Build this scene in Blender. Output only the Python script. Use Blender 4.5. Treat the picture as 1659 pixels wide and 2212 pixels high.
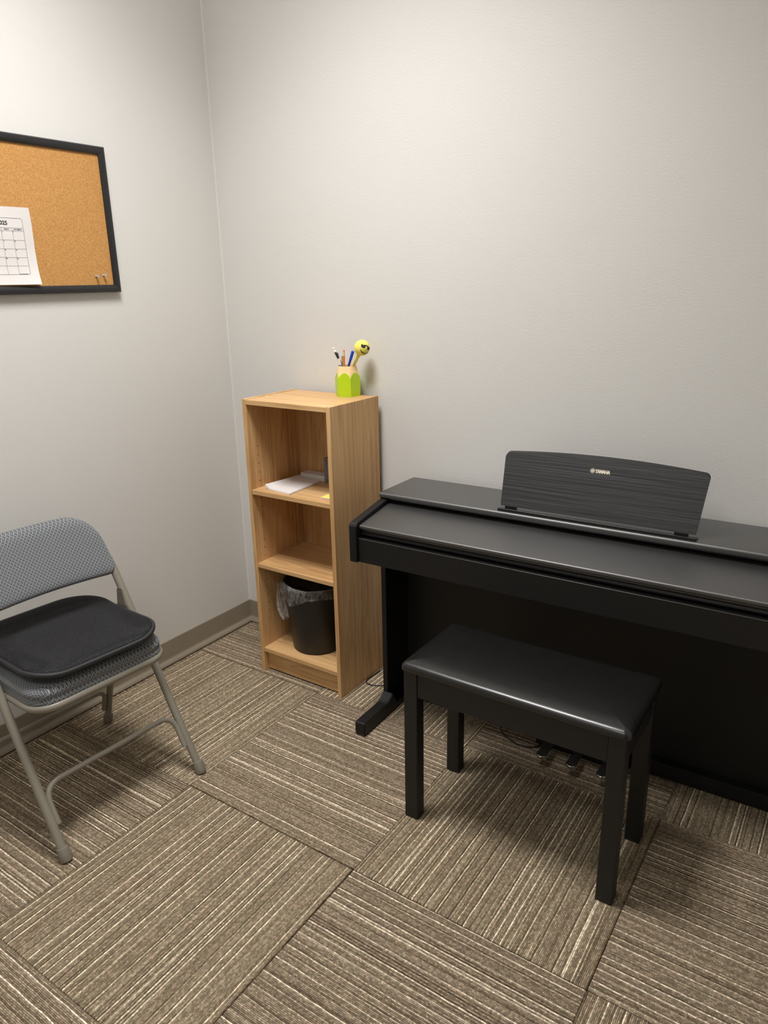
import bpy, bmesh, math, random
from mathutils import Vector, Matrix, Euler
random.seed(7)
PI = math.pi
for o in list(bpy.data.objects):
    bpy.data.objects.remove(o, do_unlink=True)
SC = bpy.context.scene
COL = SC.collection

# ------------------------------------------------------------------ camera, world, exposure
cam_d = bpy.data.cameras.new('camera'); cam = bpy.data.objects.new('camera', cam_d); COL.objects.link(cam)
cam.location = (2.162, -2.1108, 1.4335)
cam.rotation_mode = 'XYZ'; cam.rotation_euler = (1.26325, 0.01894, 0.59052)
cam_d.sensor_fit = 'HORIZONTAL'; cam_d.sensor_width = 36.0; cam_d.lens = 1571.82 / 1659 * 36.0
cam_d.clip_start = 0.02
SC.camera = cam
world = bpy.data.worlds.new('world'); SC.world = world; world.use_nodes = True
world.node_tree.nodes['Background'].inputs[0].default_value = (0.9, 0.95, 1.0, 1)
world.node_tree.nodes['Background'].inputs[1].default_value = 0.02
SC.view_settings.view_transform = 'Standard'; SC.view_settings.look = 'None'
SC.view_settings.exposure = 0.0; SC.view_settings.gamma = 1.0
SC.view_settings.use_curve_mapping = False
LAMP_STRENGTH = (14.0, 5.0)      # all-round glow of the diffusers
LAMP_WATTS = (21.5, 9.5); LAMP_SPREAD = math.radians(118)      # downward light of narrowed spread; the second lamp is added fill
LAMP_COLOR = (1.0, 0.974, 0.958, 1)
LAMP_POS = ((0.88, -1.01), (1.53, -2.70)); LAMP_SIZE = (0.59, 0.59)
CEIL = 2.90
ROOM_X, ROOM_Y = 2.44, -3.8

# ------------------------------------------------------------------ materials
def srgb(r, g, b):
    def f(c):
        c /= 255.0
        return c / 12.92 if c <= 0.04045 else ((c + 0.055) / 1.055) ** 2.4
    return (f(r), f(g), f(b), 1)

class NT:
    def __init__(s, name):
        s.m = bpy.data.materials.new(name); s.m.use_nodes = True
        s.t = s.m.node_tree; s.n = s.t.nodes; s.b = s.n['Principled BSDF']; s.out = s.n['Material Output']
    def new(s, t, **k):
        n = s.n.new(t)
        for a, v in k.items(): setattr(n, a, v)
        return n
    def link(s, a, b): s.t.links.new(a, b)
    def math(s, op, a, b=None, c=None, clamp=False):
        n = s.new('ShaderNodeMath', operation=op); n.use_clamp = clamp
        for i, v in enumerate((a, b, c)):
            if v is None: continue
            if isinstance(v, (int, float)): n.inputs[i].default_value = v
            else: s.link(v, n.inputs[i])
        return n.outputs[0]
    def mixc(s, f, a, b, mode='MIX'):
        n = s.new('ShaderNodeMix', data_type='RGBA', blend_type=mode)
        for i, v in ((0, f), (6, a), (7, b)):
            if isinstance(v, (int, float)): n.inputs[i].default_value = v
            elif isinstance(v, tuple): n.inputs[i].default_value = v
            else: s.link(v, n.inputs[i])
        return n.outputs[2]
    def ramp(s, f, stops, interp='LINEAR'):
        n = s.new('ShaderNodeValToRGB'); r = n.color_ramp; r.interpolation = interp
        while len(r.elements) < len(stops): r.elements.new(0.5)
        for e, (p, c) in zip(r.elements, stops):
            e.position = p; e.color = c
        s.link(f, n.inputs[0]); return n.outputs[0]
    def coord(s, scale=(1, 1, 1), rot=(0, 0, 0), loc=(0, 0, 0)):
        t = s.new('ShaderNodeTexCoord'); m = s.new('ShaderNodeMapping')
        m.inputs['Scale'].default_value = scale; m.inputs['Rotation'].default_value = rot; m.inputs['Location'].default_value = loc
        s.link(t.outputs['Object'], m.inputs['Vector']); return m.outputs[0]
    def noise(s, vec, scale, detail=2, rough=0.5, dist=0.0):
        n = s.new('ShaderNodeTexNoise'); n.inputs['Scale'].default_value = scale
        n.inputs['Detail'].default_value = detail; n.inputs['Roughness'].default_value = rough; n.inputs['Distortion'].default_value = dist
        s.link(vec, n.inputs['Vector']); return n.outputs['Fac']
    def bump(s, h, strength, dist):
        n = s.new('ShaderNodeBump'); n.inputs['Strength'].default_value = strength; n.inputs['Distance'].default_value = dist
        s.link(h, n.inputs['Height']); s.link(n.outputs[0], s.b.inputs['Normal']); return n
    def set(s, **k):
        for a, v in k.items():
            i = s.b.inputs[a.replace('_', ' ')]
            if hasattr(v, 'links') and not isinstance(v, (tuple, float, int)): s.link(v, i)
            else: i.default_value = v
        return s

def plain(name, col, rough=0.5, metal=0.0, spec=0.5):
    t = NT(name); t.b.inputs['Base Color'].default_value = col; t.b.inputs['Roughness'].default_value = rough
    t.b.inputs['Metallic'].default_value = metal; t.b.inputs['Specular IOR Level'].default_value = spec
    return t.m

M = {}
def mk_wall(name, col):
    t = NT(name); v = t.coord()
    n1 = t.noise(v, 170, 3, 0.55); n2 = t.noise(v, 1.3, 2)
    c = t.mixc(n2, tuple(x * 0.975 for x in col[:3]) + (1,), tuple(min(1, x * 1.02) for x in col[:3]) + (1,))
    t.set(Base_Color=c, Roughness=0.62); t.b.inputs['Specular IOR Level'].default_value = 0.35
    t.bump(n1, 0.15, 0.004); return t.m
M['wall'] = mk_wall('wall_paint', srgb(216, 215, 211))
M['ceiling'] = mk_wall('ceiling_board', srgb(238, 236, 232))

def mk_wood(name, grain, tone=1.0):
    """grain: index of the axis the grain runs along"""
    t = NT(name)
    s1 = [13.0, 13.0, 13.0]; s1[grain] = 0.8
    v = t.coord(tuple(s1)); big = t.noise(v, 1.0, 3, 0.55, 1.3)
    s2 = [150.0] * 3; s2[grain] = 3.0
    fine = t.noise(t.coord(tuple(s2)), 1.0, 3, 0.6)
    s3 = [6.0] * 3; s3[grain] = 0.55
    band = t.noise(t.coord(tuple(s3), loc=(3, 1, 2)), 1.0, 2, 0.5, 0.6)
    rings = t.math('FRACT', t.math('MULTIPLY', big, 6.5))
    rings = t.math('ABSOLUTE', t.math('SUBTRACT', rings, 0.5))
    f = t.math('ADD', t.math('MULTIPLY', rings, 0.42), t.math('MULTIPLY', fine, 0.68))
    f = t.math('ADD', f, t.math('MULTIPLY', t.math('SUBTRACT', band, 0.5), 0.7), clamp=True)
    k = tone
    c = t.ramp(f, [(0.14, srgb(168 * k, 126 * k, 80 * k)), (0.38, srgb(198 * k, 157 * k, 107 * k)), (0.62, srgb(215 * k, 176 * k, 126 * k)), (0.9, srgb(228 * k, 192 * k, 144 * k))])
    t.set(Base_Color=c, Roughness=0.48); t.b.inputs['Specular IOR Level'].default_value = 0.35
    t.bump(fine, 0.06, 0.002); return t.m
M['oak_v'] = mk_wood('oak_laminate_upright', 2)
M['oak_h'] = mk_wood('oak_laminate_level', 0)
M['oak_dark'] = mk_wood('added_door_veneer', 2, 0.62)

def mk_black_wood(name, base, rough, amount, contrast=0.0, spec=0.5):
    t = NT(name)
    v = t.coord((2.0, 110.0, 110.0)); n = t.noise(v, 1.0, 4, 0.6, 0.5)
    n2 = t.noise(t.coord((0.9, 26.0, 26.0)), 1.0, 2, 0.5, 1.5)
    h = t.math('ADD', n, t.math('MULTIPLY', n2, 0.6))
    if contrast:
        c = t.ramp(h, [(0.45, tuple(base * (1 - contrast) for _ in range(3)) + (1,)), (1.05, tuple(base * (1 + contrast * 1.6) for _ in range(3)) + (1,))])
        t.set(Base_Color=c)
    else:
        t.set(Base_Color=(base, base * 0.98, base * 0.95, 1))
    t.set(Roughness=rough); t.b.inputs['Specular IOR Level'].default_value = spec
    t.bump(h, amount, 0.003); return t.m
M['piano'] = mk_black_wood('black_satin_wood', 0.005, 0.5, 0.05, spec=0.4)
M['piano_lid'] = mk_black_wood('black_lacquered_wood', 0.010, 0.44, 0.03, spec=1.0)
M['piano_lid'].node_tree.nodes['Principled BSDF'].inputs['Coat Weight'].default_value = 1.0
M['piano_lid'].node_tree.nodes['Principled BSDF'].inputs['Coat Roughness'].default_value = 0.5
M['piano_lid'].node_tree.nodes['Principled BSDF'].inputs['Coat IOR'].default_value = 1.6
M['piano_stand'] = mk_black_wood('black_grained_wood', 0.012, 0.5, 0.45, 0.5)
M['bench_wood'] = plain('bench_black_wood', (0.006, 0.006, 0.006, 1), 0.5)
M['black_plastic'] = plain('black_plastic', (0.008, 0.008, 0.009, 1), 0.4)
M['chrome'] = plain('chrome', (0.78, 0.78, 0.78, 1), 0.12, 1.0)
M['steel'] = plain('steel', (0.55, 0.54, 0.52, 1), 0.3, 1.0)
M['letter'] = plain('pale_lettering', srgb(228, 220, 200), 0.4)

def mk_vinyl():
    t = NT('black_vinyl'); v = t.coord()
    n = t.noise(v, 340, 2, 0.5); n2 = t.noise(t.coord((9, 22, 9), rot=(0, 0, 0.5)), 1.6, 2, 0.5, 0.0)
    h = t.math('ADD', t.math('MULTIPLY', n, 0.2), n2)
    t.set(Base_Color=(0.009, 0.009, 0.0085, 1), Roughness=t.math('ADD', t.math('MULTIPLY', n2, 0.10), 0.24))
    t.b.inputs['Specular IOR Level'].default_value = 0.6
    t.bump(h, 0.06, 0.003); return t.m
M['vinyl'] = mk_vinyl()

def mk_carpet():
    t = NT('loop_carpet'); G = 0.0037
    tc = t.new('ShaderNodeTexCoord'); oi = t.new('ShaderNodeObjectInfo')
    sep = t.new('ShaderNodeSeparateXYZ'); t.link(tc.outputs['Object'], sep.inputs[0])
    x, y = sep.outputs[0], sep.outputs[1]
    seed = t.math('MULTIPLY', oi.outputs['Random'], 57.0)
    def vec(a, b, c=0.0):
        n = t.new('ShaderNodeCombineXYZ')
        for i, q in enumerate((a, b, c)):
            if isinstance(q, (int, float)): n.inputs[i].default_value = q
            else: t.link(q, n.inputs[i])
        return n.outputs[0]
    wob = t.noise(vec(t.math('MULTIPLY', x, 26.0), t.math('MULTIPLY', y, 60.0), seed), 1.0, 2)
    yy = t.math('ADD', y, t.math('MULTIPLY', t.math('SUBTRACT', wob, 0.5), 0.0034))
    rf = t.math('DIVIDE', yy, G); row = t.math('FLOOR', rf); fr = t.math('FRACT', rf)
    wn = t.new('ShaderNodeTexWhiteNoise', noise_dimensions='2D'); t.link(vec(row, seed), wn.inputs['Vector'])
    rnd = wn.outputs['Value']
    # lengthwise change of each yarn
    lw = t.noise(vec(t.math('MULTIPLY', x, 3.2), t.math('MULTIPLY', row, 7.31), seed), 1.0, 2)
    # broad bands
    bd = t.noise(vec(t.math('MULTIPLY', x, 0.8), t.math('MULTIPLY', y, 17.0), seed), 1.0, 2, 0.6)
    # every fifth yarn or so is cream with a dark one beside it; in some zones light and dark yarns alternate
    wp = t.new('ShaderNodeTexWhiteNoise', noise_dimensions='2D'); t.link(vec(t.math('FLOOR', t.math('DIVIDE', row, 15.0)), seed), wp.inputs['Vector'])
    sh = t.math('ADD', row, t.math('FLOOR', t.math('MULTIPLY', wp.outputs['Value'], 5.0)))
    m5 = t.math('FLOORED_MODULO', sh, 5.0); m2 = t.math('FLOORED_MODULO', row, 2.0)
    cream = t.math('LESS_THAN', m5, 0.5); dark = t.math('COMPARE', m5, 1.0, 0.4)
    zone = t.new('ShaderNodeMapRange'); zone.inputs['From Min'].default_value = 0.46; zone.inputs['From Max'].default_value = 0.62; t.link(bd, zone.inputs['Value'])
    val = t.math('ADD', 0.45, t.math('MULTIPLY', t.math('SUBTRACT', rnd, 0.5), 0.26))
    val = t.math('ADD', val, t.math('MULTIPLY', cream, t.math('ADD', 0.15, t.math('MULTIPLY', rnd, 0.38))))
    val = t.math('SUBTRACT', val, t.math('MULTIPLY', dark, 0.19))
    val = t.math('ADD', val, t.math('MULTIPLY', zone.outputs[0], t.math('MULTIPLY', t.math('SUBTRACT', m2, 0.54), 0.32)))
    val = t.math('ADD', val, t.math('MULTIPLY', t.math('SUBTRACT', lw, 0.5), 0.34))
    col = t.ramp(val, [(0.05, srgb(92, 79, 63)), (0.22, srgb(118, 104, 86)), (0.40, srgb(147, 133, 113)), (0.60, srgb(162, 148, 128)), (0.78, srgb(194, 180, 157)), (0.95, srgb(234, 221, 199))])
    hue = t.noise(vec(t.math('MULTIPLY', x, 45.0), t.math('MULTIPLY', y, 110.0), seed), 1.0, 2)
    col = t.mixc(1.0, col, t.ramp(hue, [(0.32, (1.05, 0.99, 0.985, 1)), (0.50, (1.0, 1.0, 1.0, 1)), (0.68, (0.96, 1.0, 0.955, 1))]), 'MULTIPLY')
    # loops along a yarn
    px = t.math('ADD', t.math('DIVIDE', x, 0.0052), t.math('MULTIPLY', rnd, 5.0))
    li = t.math('FLOOR', px); lf = t.math('FRACT', px)
    wl = t.new('ShaderNodeTexWhiteNoise', noise_dimensions='2D'); t.link(vec(li, t.math('ADD', row, seed)), wl.inputs['Vector'])
    loop = t.math('SINE', t.math('MULTIPLY', lf, PI)); prof = t.math('SINE', t.math('MULTIPLY', fr, PI))
    h = t.math('MULTIPLY', t.math('POWER', prof, 0.6), t.math('ADD', t.math('MULTIPLY', loop, 0.45), 0.55))
    br = t.math('ADD', t.math('MULTIPLY', t.math('POWER', wl.outputs['Value'], 1.6), 0.85), 0.80)
    br = t.math('MULTIPLY', br, t.math('ADD', t.math('MULTIPLY', h, 0.62), 0.50))
    g = t.new('ShaderNodeCombineColor')
    for i in range(3): t.link(br, g.inputs[i])
    c = t.mixc(1.0, col, g.outputs[0], 'MULTIPLY')
    c = t.mixc(1.0, c, oi.outputs['Color'], 'MULTIPLY')
    t.set(Base_Color=c, Roughness=0.95); t.b.inputs['Specular IOR Level'].default_value = 0.1
    t.bump(h, 0.9, 0.0025); return t.m
M['carpet'] = mk_carpet()
M['slab'] = plain('floor_slab', srgb(60, 55, 48), 0.9)

def mk_base():
    t = NT('rubber_base'); n = t.noise(t.coord(), 14, 3)
    t.set(Base_Color=t.mixc(n, srgb(134, 124, 108), srgb(146, 136, 119)), Roughness=0.42); return t.m
M['base'] = mk_base()

def mk_cork():
    t = NT('cork'); v = t.coord()
    vo = t.new('ShaderNodeTexVoronoi'); vo.inputs['Scale'].default_value = 420; t.link(v, vo.inputs['Vector'])
    n = t.noise(v, 300, 3, 0.7); n2 = t.noise(v, 9, 2)
    sepc = t.new('ShaderNodeSeparateColor'); t.link(vo.outputs['Color'], sepc.inputs[0])
    f = t.math('ADD', t.math('MULTIPLY', sepc.outputs[0], 0.55), t.math('MULTIPLY', n, 0.45))
    c = t.ramp(f, [(0.12, srgb(156, 110, 58)), (0.45, srgb(187, 137, 76)), (0.7, srgb(201, 152, 90)), (0.95, srgb(222, 177, 118))])
    c = t.mixc(t.math('MULTIPLY', n2, 0.25), c, srgb(200, 144, 76))
    t.set(Base_Color=c, Roughness=0.9); t.bump(n, 0.2, 0.002); return t.m
M['cork'] = mk_cork()
M['frame'] = plain('black_frame_wood', (0.013, 0.013, 0.014, 1), 0.42)
M['paper'] = plain('white_paper', srgb(224, 220, 217), 0.75, 0, 0.2)
M['ink'] = plain('dark_ink', srgb(48, 48, 50), 0.7, 0, 0.2)
M['ink_grey'] = plain('grey_ink', srgb(120, 120, 122), 0.7, 0, 0.2)

def mk_fabric(name, axes, wrap):
    t = NT(name); tc = t.new('ShaderNodeTexCoord'); sep = t.new('ShaderNodeSeparateXYZ'); t.link(tc.outputs['Object'], sep.inputs[0])
    a, b = sep.outputs[axes[0]], sep.outputs[axes[1]]
    sn = t.new('ShaderNodeSeparateXYZ'); t.link(tc.outputs['Normal'], sn.inputs[0])
    zc = t.math('MULTIPLY', sep.outputs[3 - axes[0] - axes[1]], wrap)
    kz = t.math('SIGN', t.math('SUBTRACT', t.math('ABSOLUTE', sn.outputs[axes[0]]), t.math('ABSOLUTE', sn.outputs[axes[1]])))
    K = 1 / 0.0080 * 0.7071
    p = t.math('MULTIPLY', t.math('ADD', t.math('ADD', a, b), zc), K); q = t.math('MULTIPLY', t.math('ADD', t.math('SUBTRACT', a, b), t.math('MULTIPLY', zc, kz)), K)
    cp = t.math('ABSOLUTE', t.math('SUBTRACT', t.math('FRACT', p), 0.5)); cq = t.math('ABSOLUTE', t.math('SUBTRACT', t.math('FRACT', q), 0.5))
    dp = t.math('SUBTRACT', 0.5, cp); dq = t.math('SUBTRACT', 0.5, cq)
    par = t.math('GREATER_THAN', t.math('ABSOLUTE', t.math('MODULO', t.math('ADD', t.math('ROUND', p), t.math('ROUND', q)), 2.0)), 0.5)
    W, GP = 0.105, 0.27
    vcut = t.math('MULTIPLY', t.math('LESS_THAN', dq, GP), t.math('SUBTRACT', 1.0, par)); hcut = t.math('MULTIPLY', t.math('LESS_THAN', dp, GP), par)
    vl = t.math('MULTIPLY', t.math('LESS_THAN', dp, W), t.math('SUBTRACT', 1.0, vcut)); hl = t.math('MULTIPLY', t.math('LESS_THAN', dq, W), t.math('SUBTRACT', 1.0, hcut))
    line = t.math('MAXIMUM', vl, hl)
    ring = t.math('LESS_THAN', t.math('MAXIMUM', cp, cq), 0.15)
    wv = t.noise(tc.outputs['Object'], 900, 2)
    c = t.mixc(wv, srgb(62, 66, 71), srgb(90, 94, 98))
    c = t.mixc(t.math('MULTIPLY', ring, 0.55), c, srgb(126, 130, 134))
    c = t.mixc(t.math('MULTIPLY', line, 0.9), c, srgb(162, 165, 166))
    t.set(Base_Color=c, Roughness=0.85); t.b.inputs['Specular IOR Level'].default_value = 0.25
    t.b.inputs['Sheen Weight'].default_value = 0.15
    t.bump(t.math('ADD', line, wv), 0.25, 0.0012); return t.m
M['fabric_seat'] = mk_fabric('woven_upholstery_level', (0, 1), 1.0)
M['fabric_back'] = mk_fabric('woven_upholstery_upright', (1, 2), 0.0)
M['chair_paint'] = plain('taupe_metal_paint', srgb(132, 127, 114), 0.38, 0, 0.5)
M['chair_foot'] = plain('taupe_rubber', srgb(124, 119, 106), 0.55)

def mk_mesh_pad():
    t = NT('black_mesh_fabric'); v = t.coord()
    vo = t.new('ShaderNodeTexVoronoi'); vo.inputs['Scale'].default_value = 185; vo.inputs['Randomness'].default_value = 0.35; t.link(v, vo.inputs['Vector'])
    n = t.noise(v, 420, 1); spk = t.math('GREATER_THAN', t.noise(v, 260, 0), 0.83)
    c = t.ramp(vo.outputs['Distance'], [(0.0, (0.030, 0.030, 0.034, 1)), (0.55, (0.004, 0.004, 0.005, 1))])
    c = t.mixc(t.math('MULTIPLY', spk, 0.3), c, (0.2, 0.2, 0.2, 1))
    t.set(Base_Color=c, Roughness=0.75); t.b.inputs['Specular IOR Level'].default_value = 0.3
    t.bump(vo.outputs['Distance'], -0.8, 0.003); return t.m
M['pad'] = mk_mesh_pad()
M['pad_trim'] = plain('black_binding', (0.016, 0.016, 0.017, 1), 0.6)
M['green'] = plain('lime_plastic', srgb(178, 212, 24), 0.28)
M['peach'] = plain('peach_plastic', srgb(246, 214, 160), 0.45)
M['bin'] = plain('bin_plastic', (0.009, 0.0085, 0.008, 1), 0.45)

def mk_film(name, alpha, tint):
    t = NT(name); tr = t.new('ShaderNodeBsdfTransparent'); mx = t.new('ShaderNodeMixShader')
    n = t.noise(t.coord((48, 48, 22)), 1.0, 3, 0.6, 1.5)
    f = t.math('ADD', t.math('MULTIPLY', t.math('SUBTRACT', n, 0.5), 0.9), alpha, clamp=True)
    t.b.inputs['Base Color'].default_value = tint; t.b.inputs['Roughness'].default_value = 0.10
    t.b.inputs['Specular IOR Level'].default_value = 0.9
    t.bump(n, 0.9, 0.012)
    t.link(f, mx.inputs[0]); t.link(tr.outputs[0], mx.inputs[1]); t.link(t.b.outputs[0], mx.inputs[2]); t.link(mx.outputs[0], t.out.inputs[0])
    return t.m
M['film'] = mk_film('clear_bin_film', 0.17, srgb(205, 203, 200))
M['clear'] = mk_film('clear_plastic', 0.13, srgb(200, 200, 200))
M['smoke'] = mk_film('smoky_plastic', 0.60, srgb(125, 125, 128))

def mk_emit(name, k):
    t = NT(name); t.b.inputs['Emission Color'].default_value = LAMP_COLOR; t.b.inputs['Emission Strength'].default_value = k
    t.b.inputs['Base Color'].default_value = (0.8, 0.8, 0.8, 1); return t.m
M['emit_0'] = mk_emit('lamp_diffuser_glow', LAMP_STRENGTH[0]); M['emit_1'] = mk_emit('added_fill_lamp_glow', LAMP_STRENGTH[1])
M['white_metal'] = plain('white_metal', srgb(235, 235, 232), 0.4)

# ------------------------------------------------------------------ geometry helpers
def obj(name, bm, mat, parent=None, smooth=False, angle=None):
    me = bpy.data.meshes.new(name); bm.normal_update(); bm.to_mesh(me); bm.free()
    if smooth:
        for p in me.polygons: p.use_smooth = True
        if angle is not None: me.set_sharp_from_angle(angle=math.radians(angle))
    if mat: me.materials.append(M[mat] if isinstance(mat, str) else mat)
    o = bpy.data.objects.new(name, me); COL.objects.link(o)
    if parent: o.parent = parent
    return o
def tag(o, label, cat, group=None):
    o['label'] = label; o['category'] = cat
    if group: o['group'] = group
    return o
def thing(name, label, cat, loc=(0, 0, 0), rz=0.0, group=None):
    o = bpy.data.objects.new(name, None); COL.objects.link(o); o.location = loc; o.rotation_euler = (0, 0, rz); o.empty_display_size = 0.05
    return tag(o, label, cat, group)
def struct(name, bm, mat, **k):
    o = obj(name, bm, mat, **k); o['kind'] = 'structure'; return o
def box(bm, x0, x1, y0, y1, z0, z1, bev=0.0, seg=2):
    r = bmesh.ops.create_cube(bm, size=1.0)
    for v in r['verts']:
        v.co = Vector(((x0 + x1) / 2 + v.co.x * (x1 - x0), (y0 + y1) / 2 + v.co.y * (y1 - y0), (z0 + z1) / 2 + v.co.z * (z1 - z0)))
    if bev:
        es = list({e for v in r['verts'] for e in v.link_edges})
        bmesh.ops.bevel(bm, geom=es, offset=bev, segments=seg, affect='EDGES', profile=0.5)
    return bm
def nbox(*a, **k): return box(bmesh.new(), *a, **k)
def round_poly(pts, radii, seg=5):
    out = []; n = len(pts)
    for i in range(n):
        p = Vector(pts[i]); a = Vector(pts[i - 1]) - p; b = Vector(pts[(i + 1) % n]) - p
        r = radii[i] if isinstance(radii, (list, tuple)) else radii
        if r <= 0: out.append(tuple(p)); continue
        a.normalize(); b.normalize(); ang = a.angle(b); d = min(r / math.tan(ang / 2), 10)
        c = p + (a + b).normalized() * (r / math.sin(ang / 2)); s = p + a * d - c; e = p + b * d - c
        a0 = math.atan2(s.y, s.x); a1 = math.atan2(e.y, e.x); da = (a1 - a0 + PI) % (2 * PI) - PI
        for k in range(seg + 1):
            t = a0 + da * k / seg; out.append((c.x + r * math.cos(t), c.y + r * math.sin(t)))
    return out
def prism(bm, poly, f0, f1):
    """poly: 2D points; f0/f1 map a 2D point to 3D at either end"""
    A = [bm.verts.new(f0(*p)) for p in poly]; B = [bm.verts.new(f1(*p)) for p in poly]; n = len(poly)
    fs = [bm.faces.new(A), bm.faces.new(list(reversed(B)))]
    for i in range(n): fs.append(bm.faces.new((A[i], B[i], B[(i + 1) % n], A[(i + 1) % n])))
    bmesh.ops.recalc_face_normals(bm, faces=fs); return bm
def prism_x(poly, x0, x1, bm=None):
    bm = bm or bmesh.new(); return prism(bm, poly, lambda a, b: (x0, a, b), lambda a, b: (x1, a, b))
def prism_z(poly, z0, z1, bm=None):
    bm = bm or bmesh.new(); return prism(bm, poly, lambda a, b: (a, b, z0), lambda a, b: (a, b, z1))
def fillet(path, r, seg=6):
    path = [Vector(p) for p in path]; out = [path[0]]
    for i in range(1, len(path) - 1):
        p = path[i]; a = path[i - 1] - p; b = path[i + 1] - p; la, lb = a.length, b.length; a.normalize(); b.normalize()
        rr = r[i - 1] if isinstance(r, (list, tuple)) else r
        ang = a.angle(b)
        if rr <= 0 or ang > 3.1: out.append(p); continue
        d = min(rr / math.tan(ang / 2), la * 0.49, lb * 0.49)
        for k in range(seg + 1):
            t = k / seg; out.append((p + a * d) * (1 - t) ** 2 + p * 2 * t * (1 - t) + (p + b * d) * t ** 2)
    out.append(path[-1]); return out
def tube(bm, path, r, n=12, closed=False, flat=1.0, cap=True):
    path = [Vector(p) for p in path]; m = len(path); rings = []
    t0 = (path[1] - path[0]).normalized(); up = Vector((0, 0, 1)) if abs(t0.z) < 0.9 else Vector((1, 0, 0)); nrm = t0.cross(up).normalized()
    for i in range(m):
        if closed: t = (path[(i + 1) % m] - path[i - 1]).normalized()
        else: t = (path[min(i + 1, m - 1)] - path[max(i - 1, 0)]).normalized()
        nrm = (nrm - t * nrm.dot(t)).normalized(); bn = t.cross(nrm); rr = r[i] if isinstance(r, (list, tuple)) else r
        rings.append([bm.verts.new(path[i] + (nrm * math.cos(2 * PI * k / n) + bn * math.sin(2 * PI * k / n) * flat) * rr) for k in range(n)])
    fs = []
    for i in range(m if closed else m - 1):
        A, B = rings[i], rings[(i + 1) % m]
        off = 0
        if closed and i == m - 1:
            off = min(range(n), key=lambda s: (A[0].co - B[s].co).length)
        for k in range(n): fs.append(bm.faces.new((A[k], A[(k + 1) % n], B[(k + 1 + off) % n], B[(k + off) % n])))
    if cap and not closed: fs.append(bm.faces.new(list(reversed(rings[0])))); fs.append(bm.faces.new(rings[-1]))
    bmesh.ops.recalc_face_normals(bm, faces=fs); return bm
def ntube(*a, **k): return tube(bmesh.new(), *a, **k)
def lathe(prof, n=40, bm=None, fn=None, c=(0, 0), closed_bottom=True, closed_top=False):
    bm = bm or bmesh.new(); rings = []
    for j, (r, z) in enumerate(prof):
        ring = []
        for k in range(n):
            a = 2 * PI * k / n; rr, zz = (r, z) if fn is None else fn(r, z, a, j)
            ring.append(bm.verts.new((c[0] + rr * math.cos(a), c[1] + rr * math.sin(a), zz)))
        rings.append(ring)
    fs = []
    for A, B in zip(rings, rings[1:]):
        for k in range(n): fs.append(bm.faces.new((A[k], A[(k + 1) % n], B[(k + 1) % n], B[k])))
    if closed_bottom: fs.append(bm.faces.new(list(reversed(rings[0]))))
    if closed_top: fs.append(bm.faces.new(rings[-1]))
    bmesh.ops.recalc_face_normals(bm, faces=fs); return bm
def rrect(x0, x1, y0, y1, r, seg=6):
    return round_poly([(x0, y0), (x1, y0), (x1, y1), (x0, y1)], r, seg)
def pillow(outline, layers, ztop_fn=None, grid=None):
    """stack of inset copies of an outline: layers = [(inset, z)], last one is closed by a fan"""
    bm = bmesh.new(); cx = sum(p[0] for p in outline) / len(outline); cy = sum(p[1] for p in outline) / len(outline); n = len(outline)
    def inset(d):
        out = []
        for i in range(n):
            p = Vector(outline[i]); a = Vector(outline[i - 1]); b = Vector(outline[(i + 1) % n]); t = (b - a).normalized(); nn = Vector((-t.y, t.x))
            if nn.dot(Vector((cx, cy)) - p) < 0: nn = -nn
            out.append(p + nn * d)
        return out
    rings = []
    for d, z in layers:
        pts = inset(d)
        rings.append([bm.verts.new((p.x, p.y, z if ztop_fn is None else z + ztop_fn(p.x, p.y))) for p in pts])
    for A, B in zip(rings, rings[1:]):
        for k in range(n): bm.faces.new((A[k], A[(k + 1) % n], B[(k + 1) % n], B[k]))
    for ring, rev in ((rings[0], True), (rings[-1], False)):
        z = sum(v.co.z for v in ring) / n; 
        zc = layers[0][1] if rev else layers[-1][1]
        # shrink towards the middle in steps so that the top can crown
        prev = ring
        for s in (0.75, 0.5, 0.25):
            cur = []
            for v0 in ring:
                x = cx + (v0.co.x - cx) * s; y = cy + (v0.co.y - cy) * s
                cur.append(bm.verts.new((x, y, zc if ztop_fn is None else zc + ztop_fn(x, y))))
            for k in range(n):
                bm.faces.new((prev[k], prev[(k + 1) % n], cur[(k + 1) % n], cur[k]))
            prev = cur
        c = bm.verts.new((cx, cy, zc if ztop_fn is None else zc + ztop_fn(cx, cy)))
        for k in range(n): bm.faces.new((prev[k], prev[(k + 1) % n], c))
    bmesh.ops.recalc_face_normals(bm, faces=bm.faces[:]); return bm
def text_mesh(txt, size, offset=0.0, align='LEFT', space=1.0):
    cu = bpy.data.curves.new('t', 'FONT'); cu.body = txt; cu.size = size; cu.offset = offset; cu.align_x = align; cu.space_character = space
    cu.resolution_u = 4
    o = bpy.data.objects.new('t', cu); COL.objects.link(o)
    me = bpy.data.meshes.new_from_object(o.evaluated_get(bpy.context.evaluated_depsgraph_get()))
    bpy.data.objects.remove(o, do_unlink=True); bpy.data.curves.remove(cu)
    vs = [v.co.copy() for v in me.vertices]; fs = [tuple(p.vertices) for p in me.polygons]; bpy.data.meshes.remove(me); return vs, fs
def add_flat(bm, vs, fs, f):
    vv = [bm.verts.new(f(v)) for v in vs]
    for q in fs:
        try: bm.faces.new([vv[i] for i in q])
        except ValueError: pass

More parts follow.
